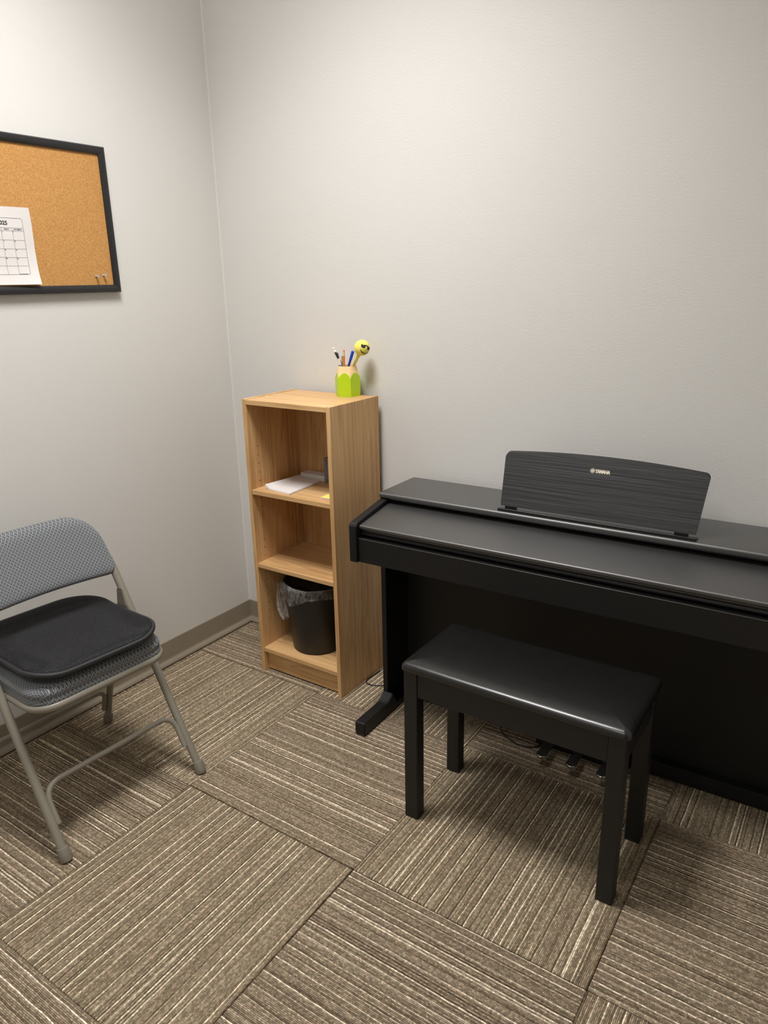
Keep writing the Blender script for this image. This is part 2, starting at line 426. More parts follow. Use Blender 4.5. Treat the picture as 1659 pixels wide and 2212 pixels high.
# ------------------------------------------------------------------ the room
TILE = 0.6096; TX, TY = 0.6313, -0.9256
struct('wall_left', nbox(-0.1, 0, ROOM_Y, 0.1, -0.05, CEIL), 'wall')
struct('wall_back', nbox(0, ROOM_X, 0, 0.1, -0.05, CEIL), 'wall')
struct('wall_right', nbox(ROOM_X, ROOM_X + 0.1, ROOM_Y, 0.1, -0.05, CEIL), 'wall')
struct('wall_front', nbox(-0.1, ROOM_X + 0.1, ROOM_Y - 0.1, ROOM_Y, -0.05, CEIL), 'wall')
struct('ceiling', nbox(-0.1, ROOM_X + 0.1, ROOM_Y - 0.1, 0.1, CEIL, CEIL + 0.1), 'ceiling')
floor = struct('floor', nbox(-0.1, ROOM_X + 0.1, ROOM_Y - 0.1, 0.1, -0.06, -0.008), 'slab')
# carpet tiles: full ones share one mesh, those cut at a wall have their own
def tile_bm(w, d):
    g = 0.0006
    return nbox(g, w - g, g, d - g, -0.0079, 0.0, bev=0.0016, seg=1)
full_mesh = None; cuts = {}
rt = random.Random(3)
for i in range(-2, 4):
    for j in range(-4, 2):
        x0, x1 = max(0, TX + i * TILE), min(ROOM_X, TX + (i + 1) * TILE); y0, y1 = max(ROOM_Y, TY + j * TILE), min(0, TY + (j + 1) * TILE)
        if x1 - x0 < 0.004 or y1 - y0 < 0.004: continue
        along_y = (i + j) % 2 == 1
        w, d = (y1 - y0, x1 - x0) if along_y else (x1 - x0, y1 - y0)
        key = (round(w, 4), round(d, 4))
        if key not in cuts:
            o = obj('carpet_tile', tile_bm(w, d), 'carpet', floor); cuts[key] = o.data
        else:
            o = bpy.data.objects.new('carpet_tile', cuts[key]); COL.objects.link(o); o.parent = floor
        if along_y: o.location = (x1, y0, 0); o.rotation_euler = (0, 0, PI / 2)
        else: o.location = (x0, y0, 0)
        k = rt.uniform(0.95, 1.04)
        o.color = (1.0 * k, 0.985 * k, 0.93 * k, 1) if along_y else (0.97 * k, 0.945 * k, 0.92 * k, 1)  # tint by direction paints in how the nap reflects light
# cove base: thin upright strip, curved toe
def cove(n=6):
    pts = [(0.0, 0.0), (0.0, 0.1016), (0.0030, 0.1000), (0.0034, 0.0965), (0.0034, 0.0300)]
    for k in range(1, n + 1):
        a = PI / 2 * 0.72 * k / n; pts.append((0.0034 + 0.0120 * (1 - math.cos(a)), 0.0300 - 0.0125 * math.sin(a)))
    pts += [(0.0165, 0.0095), (0.0168, 0.0060), (0.0150, 0.0035)]
    return pts
P = cove()
bm = bmesh.new(); prism(bm, P, lambda a, z: (a, -a, z), lambda a, z: (a, ROOM_Y, z)); struct('baseboard_left', bm, 'base', smooth=True, angle=35)
bm = bmesh.new(); prism(bm, P, lambda a, z: (a, -a, z), lambda a, z: (ROOM_X - a, -a, z)); struct('baseboard_back', bm, 'base', smooth=True, angle=35)
bm = bmesh.new(); prism(bm, P, lambda a, z: (ROOM_X - a, -a, z), lambda a, z: (ROOM_X - a, -1.098, z)); struct('baseboard_right', bm, 'base', smooth=True, angle=35)

bm = bmesh.new(); prism(bm, [(0.0, 0.0), (0.0045, 0.0), (0.0028, 0.0028), (0.0, 0.0045)], lambda a, b: (a, -b, 0.102), lambda a, b: (a, -b, CEIL)); struct('trim_1', bm, 'wall')
# unseen brown door, added to soak up bounce light on the right side
dr = struct('added_door_1', nbox(ROOM_X - 0.030, ROOM_X - 0.001, -2.06, -1.16, 0.010, 2.05, bev=0.002), 'oak_dark')
for a in ((-1.16, -1.10, 0.0, 2.11), (-2.12, -2.06, 0.0, 2.11), (-2.06, -1.16, 2.05, 2.11)):
    obj('added_door_frame', nbox(ROOM_X - 0.040, ROOM_X - 0.0005, a[0] + 0.0005, a[1] - 0.0005, a[2] + 0.0005, a[3]), 'base', dr)
bm = bmesh.new(); tube(bm, [(ROOM_X - 0.030, -2.00, 0.98), (ROOM_X - 0.080, -2.00, 0.98), (ROOM_X - 0.080, -1.89, 0.98)], 0.010, 12); obj('added_door_handle', bm, 'steel', dr, smooth=True, angle=50)

# ceiling lamps; the second is unseen, added as fill for the lower walls
hw, hd = LAMP_SIZE[0] / 2, LAMP_SIZE[1] / 2
for li, ((lx, ly), lab) in enumerate(zip(LAMP_POS, ('square white panel lamp in the ceiling above bench and chair', 'unseen panel lamp added as fill light at the far end of the room'))):
    lamp = thing('ceiling_lamp', lab, 'lamp', (lx, ly, CEIL), group='ceiling panel lamps')
    e = 0.02
    for a in ((-hw - e, hw + e, -hd - e, -hd), (-hw - e, hw + e, hd, hd + e), (-hw - e, -hw, -hd, hd), (hw, hw + e, -hd, hd)):
        obj('frame_bar', nbox(a[0], a[1], a[2], a[3], -0.014, -0.001), 'white_metal', lamp)
    obj('diffuser', nbox(-hw + 0.0005, hw - 0.0005, -hd + 0.0005, hd - 0.0005, -0.010, -0.002), 'emit_%d' % li, lamp)
    ld = bpy.data.lights.new('ceiling_lamp_light', 'AREA'); ld.shape = 'RECTANGLE'; ld.size, ld.size_y = LAMP_SIZE; ld.energy = LAMP_WATTS[li]; ld.spread = LAMP_SPREAD; ld.color = LAMP_COLOR[:3]
    lo = bpy.data.objects.new('ceiling_lamp_light', ld); COL.objects.link(lo); lo.parent = lamp; lo.location = (0, 0, -0.0145)

# ------------------------------------------------------------------ bookcase
BX0, BX1, BF, BB, BH, TH = 0.3468, 0.7321, -0.3009, -0.0255, 1.0542, 0.0165
bk = thing('bookcase', 'narrow light oak bookcase with three open compartments in the corner', 'bookcase', ((BX0 + BX1) / 2, (BF + BB) / 2, 0))
cx, cy = (BX0 + BX1) / 2, (BF + BB) / 2; hw2 = (BX1 - BX0) / 2; hd2 = (BB - BF) / 2
def shelf_panel(name, a, mat, bev=0.0008): return obj(name, nbox(*a, bev=bev, seg=1), mat, bk)
left_p = shelf_panel('side_panel', (-hw2, -hw2 + TH, -hd2, hd2, 0, BH), 'oak_v')
right_p = shelf_panel('side_panel', (hw2 - TH, hw2, -hd2, hd2, 0, BH), 'oak_v')
ih = hw2 - TH - 0.0003
shelf_panel('top_panel', (-ih, ih, -hd2 + 0.0008, hd2 - 0.004, BH - 0.0185, BH - 0.0018), 'oak_h')
for z in (0.730, 0.4485, 0.1015):
    shelf_panel('shelf', (-ih, ih, -hd2 + 0.0008, hd2 - 0.0045, z - 0.0162, z), 'oak_h')
shelf_panel('kick_board', (-ih, ih, -hd2 + 0.020, -hd2 + 0.034, 0.006, 0.0850), 'oak_h')
shelf_panel('back_panel', (-ih, ih, hd2 - 0.004, hd2 - 0.001, 0.03, BH - 0.019), 'oak_v')
M['hole'] = plain('pin_hole', srgb(52, 34, 18), 0.9)
for p, sx in ((left_p, -hw2 + TH), (right_p, hw2 - TH)):
    bm = bmesh.new()
    for yy in (-hd2 + 0.045, hd2 - 0.05):
        for k in range(22):
            z = 0.21 + k * 0.032
            if min(abs(z - 0.722), abs(z - 0.44)) < 0.014 or (0.55 < z < 0.62): continue
            ring = [bm.verts.new((sx + (0.0004 if sx < 0 else -0.0004), yy + 0.0022 * math.cos(q * PI / 4), z + 0.0022 * math.sin(q * PI / 4))) for q in range(8)]
            bm.faces.new(ring)
    h = obj('pin_holes', bm, 'hole', p); h['kind'] = 'stuff'

# notepad on the shelf: thick writing pad with lifted corners, a second one behind it
def sheet_stack(name, label, corners, z0, thick, mat, lift=None, layers=5, cat='notepad'):
    """corners a,b,c,d in plan; a..b is the front edge"""
    o = thing(name, label, cat, ((corners[0][0] + corners[2][0]) / 2, (corners[0][1] + corners[2][1]) / 2, z0))
    ox, oy = o.location.x, o.location.y; N = 10
    A, B, C_, D = [Vector(c) for c in corners]
    for L in range(layers):
        bm = bmesh.new(); t0 = thick * L / layers; t1 = thick * (L + 0.93) / layers; g = []
        jit = (random.uniform(-.0012, .0012), random.uniform(-.0012, .0012))
        for zz in (t0, t1):
            rows = []
            for a in range(N + 1):
                r = []
                for b in range(N + 1):
                    u, v = a / N, b / N; p = (A * (1 - u) + B * u) * (1 - v) + (D * (1 - u) + C_ * u) * v
                    lz = (lift(u, v) if lift else 0) * (L + 1) / layers
                    r.append(bm.verts.new((p.x - ox + jit[0], p.y - oy + jit[1], zz + lz)))
                rows.append(r)
            g.append(rows)
        for k, rows in enumerate(g):
            for a in range(N):
                for b in range(N): bm.faces.new((rows[a][b], rows[a + 1][b], rows[a + 1][b + 1], rows[a][b + 1]))
        bd = [(a, 0) for a in range(N)] + [(N, b) for b in range(N)] + [(a, N) for a in range(N, 0, -1)] + [(0, b) for b in range(N, 0, -1)]
        for k in range(len(bd)):
            p, q = bd[k], bd[(k + 1) % len(bd)]
            bm.faces.new((g[0][p[0]][p[1]], g[0][q[0]][q[1]], g[1][q[0]][q[1]], g[1][p[0]][p[1]]))
        bmesh.ops.recalc_face_normals(bm, faces=bm.faces[:])
        obj('sheet', bm, mat, o, smooth=True, angle=40)
    return o
lift1 = lambda u, v: 0.012 * max(0, (0.22 - u) / 0.22) ** 1.6 * (1 - v * 0.6)
sheet_stack('notepad', 'white paper notepad with a curled corner on the upper shelf', [(0.399, -0.268), (0.526, -0.284), (0.514, -0.092), (0.404, -0.084)], 0.7303, 0.0055, 'paper', lift1)
sheet_stack('paper_stack', 'pale edge of a paper stack lying behind the white notepad', [(0.404, -0.078), (0.560, -0.082), (0.560, -0.036), (0.404, -0.036)], 0.7303, 0.019, 'paper', None, 4, 'paper')
# smoky container with a clear upper part
ct = thing('plastic_organizer', 'smoky grey and clear plastic organizer behind the notepad on upper shelf', 'organizer', (0.607, -0.0725, 0.7303))
def open_box(x0, x1, y0, y1, z0, z1, t, r=0.006):
    bm = bmesh.new(); o1 = rrect(x0, x1, y0, y1, r, 4); i1 = rrect(x0 + t, x1 - t, y0 + t, y1 - t, max(r - t, 0.001), 4); n = len(o1)
    def ring(p, z): return [bm.verts.new((a, b, z)) for a, b in p]
    R = [ring(o1, z0), ring(o1, z1), ring(i1, z1), ring(i1, z0 + t)]
    for A, B in zip(R, R[1:]):
        for k in range(n): bm.faces.new((A[k], A[(k + 1) % n], B[(k + 1) % n], B[k]))
    bm.faces.new(list(reversed(R[0]))); bm.faces.new(R[-1]); bmesh.ops.recalc_face_normals(bm, faces=bm.faces[:]); return bm
obj('body', open_box(-0.0755, 0.0755, -0.0265, 0.0265, 0, 0.094, 0.003), 'smoke', ct, smooth=True, angle=40)
obj('clear_back', open_box(-0.072, 0.072, 0.004, 0.023, 0.0035, 0.169, 0.0015, 0.003), 'clear', ct, smooth=True, angle=40)
M['yellow_note'] = plain('yellow_note_paper', srgb(244, 226, 120), 0.7); M['pink_note'] = plain('pink_note_paper', srgb(240, 170, 150), 0.7); M['blue_note'] = plain('blue_note_paper', srgb(150, 190, 215), 0.7)
M['note_mix'] = M['yellow_note']
st = thing('sticky_notes', 'small pad of yellow and pink sticky notes at right front of upper shelf', 'sticky notes', (0.683, -0.2475, 0.7303), rz=0.05)
for k, mt in enumerate(('pink_note', 'blue_note', 'yellow_note')):
    obj('note_layer', nbox(-0.030 - 0.003 * (k == 0), 0.026, -0.022 - 0.002 * (k == 0), 0.022, k * 0.0028, k * 0.0028 + 0.0026), mt, st)

# ------------------------------------------------------------------ waste bin with liner
bc = (0.524, -0.1655); bz = 0.1018
bn = thing('waste_bin', 'black tapered plastic waste bin on the bottom shelf of the bookcase', 'waste bin', (bc[0], bc[1], bz))
prof = [(0.085, 0.0), (0.0945, 0.003), (0.0965, 0.010), (0.1205, 0.258), (0.1240, 0.259), (0.1250, 0.266), (0.1230, 0.270), (0.1175, 0.268), (0.0935, 0.012), (0.088, 0.006)]
b2 = lathe(prof, 56); b2.verts.ensure_lookup_table(); b2.faces.new(b2.verts[-56:]); bmesh.ops.recalc_face_normals(b2, faces=b2.faces[:])
obj('body', b2, 'bin', bn, smooth=True, angle=50)
ln = thing('bin_liner', 'clear plastic liner bag folded over the rim of the black bin, knotted', 'bin liner', (bc[0], bc[1], bz))
def w_fn(r, z, a, j):
    f = (0, 0.2, 0.35, 0.3, 0.45, 0.8, 1.0, 1.15, 1.3)[j]
    d = 0.0035 * math.sin(9 * a + 1.3 * j) + 0.0028 * math.sin(17 * a + 2.1 * j + 0.7) + 0.002 * math.sin(31 * a + j)
    hem = 0.016 * math.sin(a * 2 + 2.4) + 0.007 * math.sin(5 * a + 0.5)
    up = 0.018 * max(0, math.cos(a - 3.75)) ** 3
    zz = z + (hem * (f - 0.3) if j > 4 else 0) + up * (1 if 2 <= j <= 5 else 0.4) 
    return min(max(r + d * f, 0.02 if j < 3 else 0.1262), 0.1325 if math.sin(a) > 0.5 else 0.137), zz
lp = [(0.088, 0.06), (0.1010, 0.17), (0.1095, 0.245), (0.1190, 0.2745), (0.1275, 0.2755), (0.1300, 0.264), (0.1305, 0.250), (0.1300, 0.236), (0.1295, 0.226)]
bm = lathe(lp, 110, fn=w_fn, closed_bottom=False)
obj('bag', bm, 'film', ln, smooth=True)
# gathered knot and tail on the left front side
ka = 3.72; kx, ky = 0.137 * math.cos(ka), 0.137 * math.sin(ka)
def t_fn(r, z, a, j):
    return r * (1 + 0.30 * math.sin(7 * a + j * 0.25) + 0.12 * math.sin(13 * a)), z + 0.004 * math.sin(5 * a) * (1 if j > 5 else 0)
tp = [(0.012, 0.252), (0.006, 0.243), (0.0075, 0.232), (0.011, 0.212), (0.0145, 0.186), (0.0165, 0.160), (0.0155, 0.142), (0.0115, 0.128)]
bm = lathe(tp, 48, fn=t_fn, closed_bottom=False)
for v in bm.verts:
    k = (0.252 - v.co.z) / 0.1; v.co.x += kx + 0.024 * k * k - 0.002; v.co.y += ky - 0.012 * k
obj('knotted_tail', bm, 'film', ln, smooth=True)

# ------------------------------------------------------------------ pencil cup and what stands in it
cu = thing('pencil_cup', 'lime green pencil cup shaped like a sharpened pencil, on the bookcase', 'pencil cup', (0.6270, -0.060, BH - 0.0018), rz=math.radians(20.4))
Rh = 0.0455; Hc = 0.104
def hexpt(k, R): a = PI / 6 + PI / 3 * k + PI / 6 - PI / 6; return Vector((R * math.cos(PI / 3 * k), R * math.sin(PI / 3 * k)))
# perimeter samples: 6 sides x S
S = 14
def hex_ring(R, rnd=0.0):
    out = []
    for k in range(6):
        a, b = hexpt(k, R), hexpt(k + 1, R)
        for s in range(S):
            p = a.lerp(b, s / S)
            if rnd: p = p.lerp(p.normalized() * R * 0.93, rnd)
            out.append(p)
    return out
def scallop(s): return 0.064 + 0.0175 * math.sin(PI * s) ** 0.75
bm = bmesh.new(); n = 6 * S
bot = hex_ring(Rh * 0.97); mid = hex_ring(Rh)
r0 = [bm.verts.new((p.x, p.y, 0)) for p in bot]; r1 = [bm.verts.new((p.x, p.y, 0.02)) for p in mid]
def shell_pt(i, z, k=1.0):
    """radius closes in above z = 0.062 towards the rim"""
    p = hex_ring_cache[i]; t = max(0.0, (z - 0.062) / (Hc - 0.062)); q = p.normalized() * 0.0335
    e = min(1, t * 1.35); return Vector((p.x, p.y)).lerp(Vector((q.x, q.y)), t ** 1.0 * 0.999) * k
hex_ring_cache = hex_ring(Rh)
r2 = []; r3 = []
for i in range(n):
    z = scallop((i % S) / S); p = shell_pt(i, z); r2.append(bm.verts.new((p.x, p.y, z)))
    p3 = shell_pt(i, z, 0.965); r3.append(bm.verts.new((p3.x, p3.y, z - 0.0005)))
for A, B in ((r0, r1), (r1, r2), (r2, r3)):
    for k in range(n): bm.faces.new((A[k], A[(k + 1) % n], B[(k + 1) % n], B[k]))
bm.faces.new(list(reversed(r0))); bmesh.ops.recalc_face_normals(bm, faces=bm.faces[:])
obj('green_body', bm, 'green', cu, smooth=True, angle=28)
bm = bmesh.new(); rows = []
for f in (0.0, 0.35, 0.7, 1.0):
    row = []
    for i in range(n):
        z0 = scallop((i % S) / S) - 0.004; z = z0 + (Hc - z0) * f; p = shell_pt(i, z, 0.972); row.append(bm.verts.new((p.x, p.y, z)))
    rows.append(row)
for rr, z in ((0.0316, Hc), (0.0316, 0.006)):
    rows.append([bm.verts.new((hex_ring_cache[i].normalized().x * rr, hex_ring_cache[i].normalized().y * rr, z)) for i in range(n)])
for A, B in zip(rows, rows[1:]):
    for k in range(n): bm.faces.new((A[k], A[(k + 1) % n], B[(k + 1) % n], B[k]))
bm.faces.new(rows[-1]); bmesh.ops.recalc_face_normals(bm, faces=bm.faces[:])
obj('pale_cone', bm, 'peach', cu, smooth=True, angle=40)

def stick(name, label, cat, base, top, parts):
    """parts: list of (name, radius profile [(t, r)], material, sides)"""
    base, top = Vector(base), Vector(top); ax = (top - base); L = ax.length; ax.normalize()
    o = thing(name, label, cat, tuple(base)); q = Vector((0, 0, 1)).rotation_difference(ax); o.rotation_mode = 'QUATERNION'; o.rotation_quaternion = q
    for nm, prof, mt, sides in parts:
        bm = lathe([(r, t * L) for t, r in prof], sides, closed_bottom=True, closed_top=True); obj(nm, bm, mt, o, smooth=sides > 8, angle=35)
    return o
for nm, c, rg in (('pen_navy', (32, 40, 58), .35), ('pen_white', (240, 238, 235), .4), ('p_grey', (140, 140, 132), .5), ('p_orange', (228, 122, 18), .4), ('p_pink', (232, 130, 130), .7),
                  ('p_blue', (22, 78, 190), .35), ('p_deep', (40, 44, 150), .35), ('p_yellow', (238, 227, 108), .8), ('p_ferrule', (214, 190, 160), .35), ('p_skin', (236, 214, 200), .5), ('p_sky', (70, 150, 215), .45), ('p_tan', (222, 186, 130), .6)):
    M[nm] = plain(nm, srgb(*c), rg)
ZB = BH - 0.0018 + 0.0065
stick('pen', 'dark navy pen with two white beads on its end in the green cup', 'pen', (0.652, -0.050, ZB + 0.006), (0.5665, -0.058, 1.2150), [
    ('barrel', [(0.0, 0.0012), (0.05, 0.0042), (0.885, 0.0042)], 'pen_navy', 14), ('white_tip', [(0.8855, 0.0020), (0.900, 0.0040), (0.925, 0.0040), (0.937, 0.0014), (0.955, 0.0014), (0.965, 0.0038), (0.99, 0.0038), (1.0, 0.0012)], 'pen_white', 14)])
stick('pencil', 'patterned pencil with pale and sky blue bands beside the navy pen', 'pencil', (0.640, -0.069, ZB + 0.004), (0.5915, -0.069, 1.1990), [
    ('shaft', [(0.0, 0.0006), (0.08, 0.0036), (0.70, 0.0036)], 'p_sky', 6), ('pale_band', [(0.7005, 0.0037), (0.86, 0.0037)], 'p_skin', 6), ('dark_band', [(0.8605, 0.0037), (0.96, 0.0037)], 'pen_navy', 6), ('end_cap', [(0.9605, 0.0034), (1.0, 0.0034)], 'pen_navy', 12)])
stick('pencil', 'short grey pencil standing between patterned and orange pencils', 'pencil', (0.618, -0.058, ZB + 0.004), (0.606, -0.058, 1.1880), [
    ('shaft', [(0.0, 0.0006), (0.08, 0.0042), (0.93, 0.0042)], 'p_grey', 6), ('end_cap', [(0.9305, 0.0042), (1.0, 0.0034)], 'p_grey', 12)])
stick('pencil', 'upright orange pencil with pink eraser in the green cup', 'pencil', (0.619, -0.070, ZB + 0.004), (0.6215, -0.068, 1.2110), [
    ('shaft', [(0.0, 0.0006), (0.09, 0.0036), (0.85, 0.0036)], 'p_orange', 6), ('ferrule', [(0.8505, 0.0037), (0.87, 0.0034), (0.89, 0.0037), (0.91, 0.0034), (0.95, 0.0037)], 'p_ferrule', 14), ('eraser', [(0.9505, 0.0034), (0.985, 0.0034), (1.0, 0.0022)], 'p_pink', 14)])
stick('pen', 'blue capped pen leaning right in the green cup', 'pen', (0.606, -0.072, ZB + 0.006), (0.670, -0.082, 1.2085), [
    ('barrel', [(0.0, 0.0012), (0.05, 0.0042), (0.80, 0.0042)], 'p_deep', 14), ('cap', [(0.8005, 0.0052), (0.985, 0.0052), (1.0, 0.0046)], 'p_blue', 14)])
# yellow smiling ball-topped pen
bt = Vector((0.6915, -0.0585, 1.2185)); bb0 = Vector((0.5985, -0.059, ZB + 0.006))
sm = thing('novelty_pen', 'yellow ball-topped pen with smiling face in dark sunglasses', 'pen', tuple(bb0))
ax = (bt - bb0).normalized(); L = (bt - bb0).length
bm = lathe([(0.0012, 0), (0.0036, 0.008), (0.0040, 0.03), (0.0046, L - 0.075), (0.0054, L - 0.045), (0.0064, L - 0.030), (0.0110, L - 0.022)], 20, closed_bottom=True, closed_top=True)
q = Vector((0, 0, 1)).rotation_difference(ax).to_matrix().to_4x4(); bm.transform(q); obj('stem', bm, 'p_yellow', sm, smooth=True, angle=50)
RB = 0.0265; cen = bt - bb0
bm = bmesh.new(); bmesh.ops.create_uvsphere(bm, u_segments=32, v_segments=20, radius=RB); bm.transform(Matrix.Translation(cen)); ball = obj('ball_head', bm, 'p_yellow', sm, smooth=True)
view = (Vector(cam.location) - bt).normalized(); rgt = Vector((0.83, 0.556, 0)); upv = Vector((0, 0, 1))
nf = (view * 0.84 + rgt * 0.50 - upv * 0.10).normalized(); tr = rgt - nf * rgt.dot(nf); tr.normalize(); tu = nf.cross(tr); tu = tu if tu.z > 0 else -tu
ca, sa = math.cos(-0.42), math.sin(-0.42); fr_ = tr * ca + tu * sa; fu_ = tu * ca - tr * sa
def on_ball(bm, poly, lift=1.012):
    poly = [Vector(p) for p in poly]; c = sum(poly, Vector((0, 0))) / len(poly); rings = []
    for k in (1.0, 0.6, 0.25):
        rings.append([bm.verts.new(cen + (nf + fr_ * (c + (p - c) * k).x + fu_ * (c + (p - c) * k).y).normalized() * RB * lift) for p in poly])
    n = len(poly)
    for A, B in zip(rings, rings[1:]):
        for i in range(n): bm.faces.new((A[i], A[(i + 1) % n], B[(i + 1) % n], B[i]))
    bm.faces.new(rings[-1])
    low = [bm.verts.new(v.co.lerp(cen, 0.02)) for v in rings[0]]
    for i in range(n): bm.faces.new((rings[0][(i + 1) % n], rings[0][i], low[i], low[(i + 1) % n]))
M['soft_black'] = plain('soft_black', (0.012, 0.012, 0.012, 1), 0.6)
bm = bmesh.new()
for s in (-1, 1):
    on_ball(bm, round_poly([(s * 0.07, 0.46), (s * 0.98, 0.52), (s * 0.88, -0.05), (s * 0.22, -0.10)], [0.05, 0.05, 0.26, 0.22], 4))
on_ball(bm, [(-0.14, 0.46), (0.14, 0.46), (0.14, 0.30), (-0.14, 0.30)])
bmesh.ops.recalc_face_normals(bm, faces=bm.faces[:]); obj('sunglasses', bm, 'soft_black', ball)
bm = bmesh.new(); pl = []
for k in range(13):
    a = -PI * (0.06 + 0.88 * k / 12); pl.append((0.78 * math.cos(a), -0.30 + 0.66 * math.sin(a)))
for k in range(13):
    a = -PI * (0.06 + 0.88 * (12 - k) / 12); pl.append((0.68 * math.cos(a) , -0.28 + 0.44 * math.sin(a)))
for k in range(12):
    on_ball(bm, [pl[k], pl[k + 1], pl[25 - k - 1], pl[25 - k]])
bmesh.ops.recalc_face_normals(bm, faces=bm.faces[:]); obj('smile', bm, 'soft_black', ball)

# ------------------------------------------------------------------ digital piano (x = along the keys, -y = towards the player)
PW = 1.357
pn = thing('digital_piano', 'black upright digital piano with closed key cover along the wall', 'piano', (0.889, -0.048, 0), rz=math.radians(1.25))
def px(poly_wz): return [(-w, z) for w, z in poly_wz]
# lid with rounded nose
obj('lid', prism_x(px(round_poly([(0.0, 0.7715), (0.0, 0.7885), (0.2185, 0.7885), (0.2185, 0.7715)], [0.001, 0.001, 0.0075, 0.004], 6)), -0.001, PW + 0.001), 'piano_lid', pn, smooth=True, angle=35)
arm = round_poly([(0.012, 0.612), (0.012, 0.770), (0.205, 0.770), (0.386, 0.7375), (0.393, 0.727), (0.393, 0.612)], [0.001, 0.001, 0.004, 0.012, 0.006, 0.003], 5)
for x0, x1 in ((0.0, 0.0265), (PW - 0.0265, PW)):
    b = prism_x(px(arm), x0, x1); es = [e for e in b.edges if abs(e.verts[0].co.x - e.verts[1].co.x) < 1e-6]
    bmesh.ops.bevel(b, geom=es, offset=0.0012, segments=2, affect='EDGES'); obj('arm_block', b, 'piano', pn, smooth=True, angle=35)
X0, X1 = 0.0270, PW - 0.0270
# sliding key cover: sloping top, rounded nose, grooved grip below
cov = round_poly([(0.150, 0.7570), (0.150, 0.7640), (0.378, 0.7290), (0.378, 0.7180), (0.362, 0.7120), (0.362, 0.7060), (0.30, 0.7060)], [0.001, 0.001, 0.0050, 0.0045, 0.003, 0.001, 0.001], 5)
cover = obj('key_cover', prism_x(px(cov), X0 + 0.0015, X1 - 0.0015), 'piano_lid', pn, smooth=True, angle=35)
grip = [(0.30, 0.7055), (0.3600, 0.7055), (0.3640, 0.7020), (0.3655, 0.6975), (0.3640, 0.6935), (0.3590, 0.6915), (0.30, 0.6915)]
obj('grip_rail', prism_x(px(grip), X0 + 0.0015, X1 - 0.0015), 'piano', cover, smooth=True, angle=35)
obj('key_slip', nbox(X0, X1, -0.383, -0.345, 0.612, 0.6885, bev=0.0012, seg=2), 'piano', pn)
obj('slip_edge', nbox(X0, X1, -0.3834, -0.3815, 0.6872, 0.6890, bev=0.0003, seg=1), plain('pale_edge', (0.06, 0.057, 0.05, 1), 0.35), pn)  # paler strip along the top edge of the slip
obj('keybed', nbox(X0, X1, -0.344, -0.012, 0.606, 0.640), 'piano', pn)
obj('inner_case', nbox(X0, X1, -0.200, -0.012, 0.6405, 0.7560), 'black_plastic', pn)
obj('lid_underside_rail', nbox(X0, X1, -0.205, -0.152, 0.7645, 0.7712), 'black_plastic', pn)
# legs, feet, boards
for s, x0 in ((1, 0.0015), (-1, PW - 0.0195)):
    obj('leg_panel', nbox(x0, x0 + 0.018, -0.223, -0.012, 0.030, 0.6118, bev=0.0012), 'piano', pn)
    fx0 = 0.003 if s == 1 else PW - 0.042
    ft = round_poly([(0.0, 0.004), (0.0, 0.050), (0.205, 0.0960), (0.226, 0.0900), (0.262, 0.0560), (0.402, 0.0500), (0.402, 0.004)], [0.004, 0.002, 0.003, 0.012, 0.06, 0.009, 0.003], 6)
    b = prism_x(px(round_poly([(-0.002, 0.004), (-0.002, 0.0290), (0.20, 0.0290), (0.222, 0.0700), (0.2260, 0.0720), (0.262, 0.0500), (0.402, 0.0495), (0.402, 0.004)], [0.003, 0.002, 0.001, 0.001, 0.002, 0.05, 0.008, 0.003], 6)), fx0, fx0 + 0.039)
    es = [e for e in b.edges if abs(e.verts[0].co.x - e.verts[1].co.x) < 1e-6]
    bmesh.ops.bevel(b, geom=es, offset=0.0025, segments=2, affect='EDGES'); foot = obj('foot', b, 'piano', pn, smooth=True, angle=35)
    for yy in (-0.38, -0.03): obj('glide_pad', nbox(fx0 + 0.008, fx0 + 0.031, yy - 0.012, yy + 0.012, 0.0, 0.0039), 'black_plastic', foot)
obj('back_board', nbox(0.020, PW - 0.020, -0.085, -0.070, 0.053, 0.6055), 'piano', pn)
rail = obj('pedal_rail', nbox(0.0425, PW - 0.0425, -0.1155, -0.070, 0.004, 0.0525, bev=0.0012), 'piano', pn)
pb = obj('pedal_box', nbox(0.535, 0.825, -0.150, -0.116, 0.006, 0.078, bev=0.003), 'piano', pn)
for k in range(3):
    ux = 0.5885 + 0.0925 * k
    ol = round_poly([(ux - 0.0120, -0.151), (ux - 0.0175, -0.256), (ux + 0.0175, -0.256), (ux + 0.0120, -0.151)], [0.0, 0.0155, 0.0155, 0.0], 8)
    b = prism_z(ol, 0.031, 0.0430); es = [e for e in b.edges if abs(e.verts[0].co.z - e.verts[1].co.z) < 1e-6]
    bmesh.ops.bevel(b, geom=es, offset=0.0030, segments=3, affect='EDGES'); obj('pedal', b, 'chrome', pn, smooth=True, angle=50)
    bm = bmesh.new(); box(bm, ux - 0.0085, ux + 0.0085, -0.205, -0.151, 0.022, 0.0338); obj('pedal_stop', bm, 'black_plastic', pn)
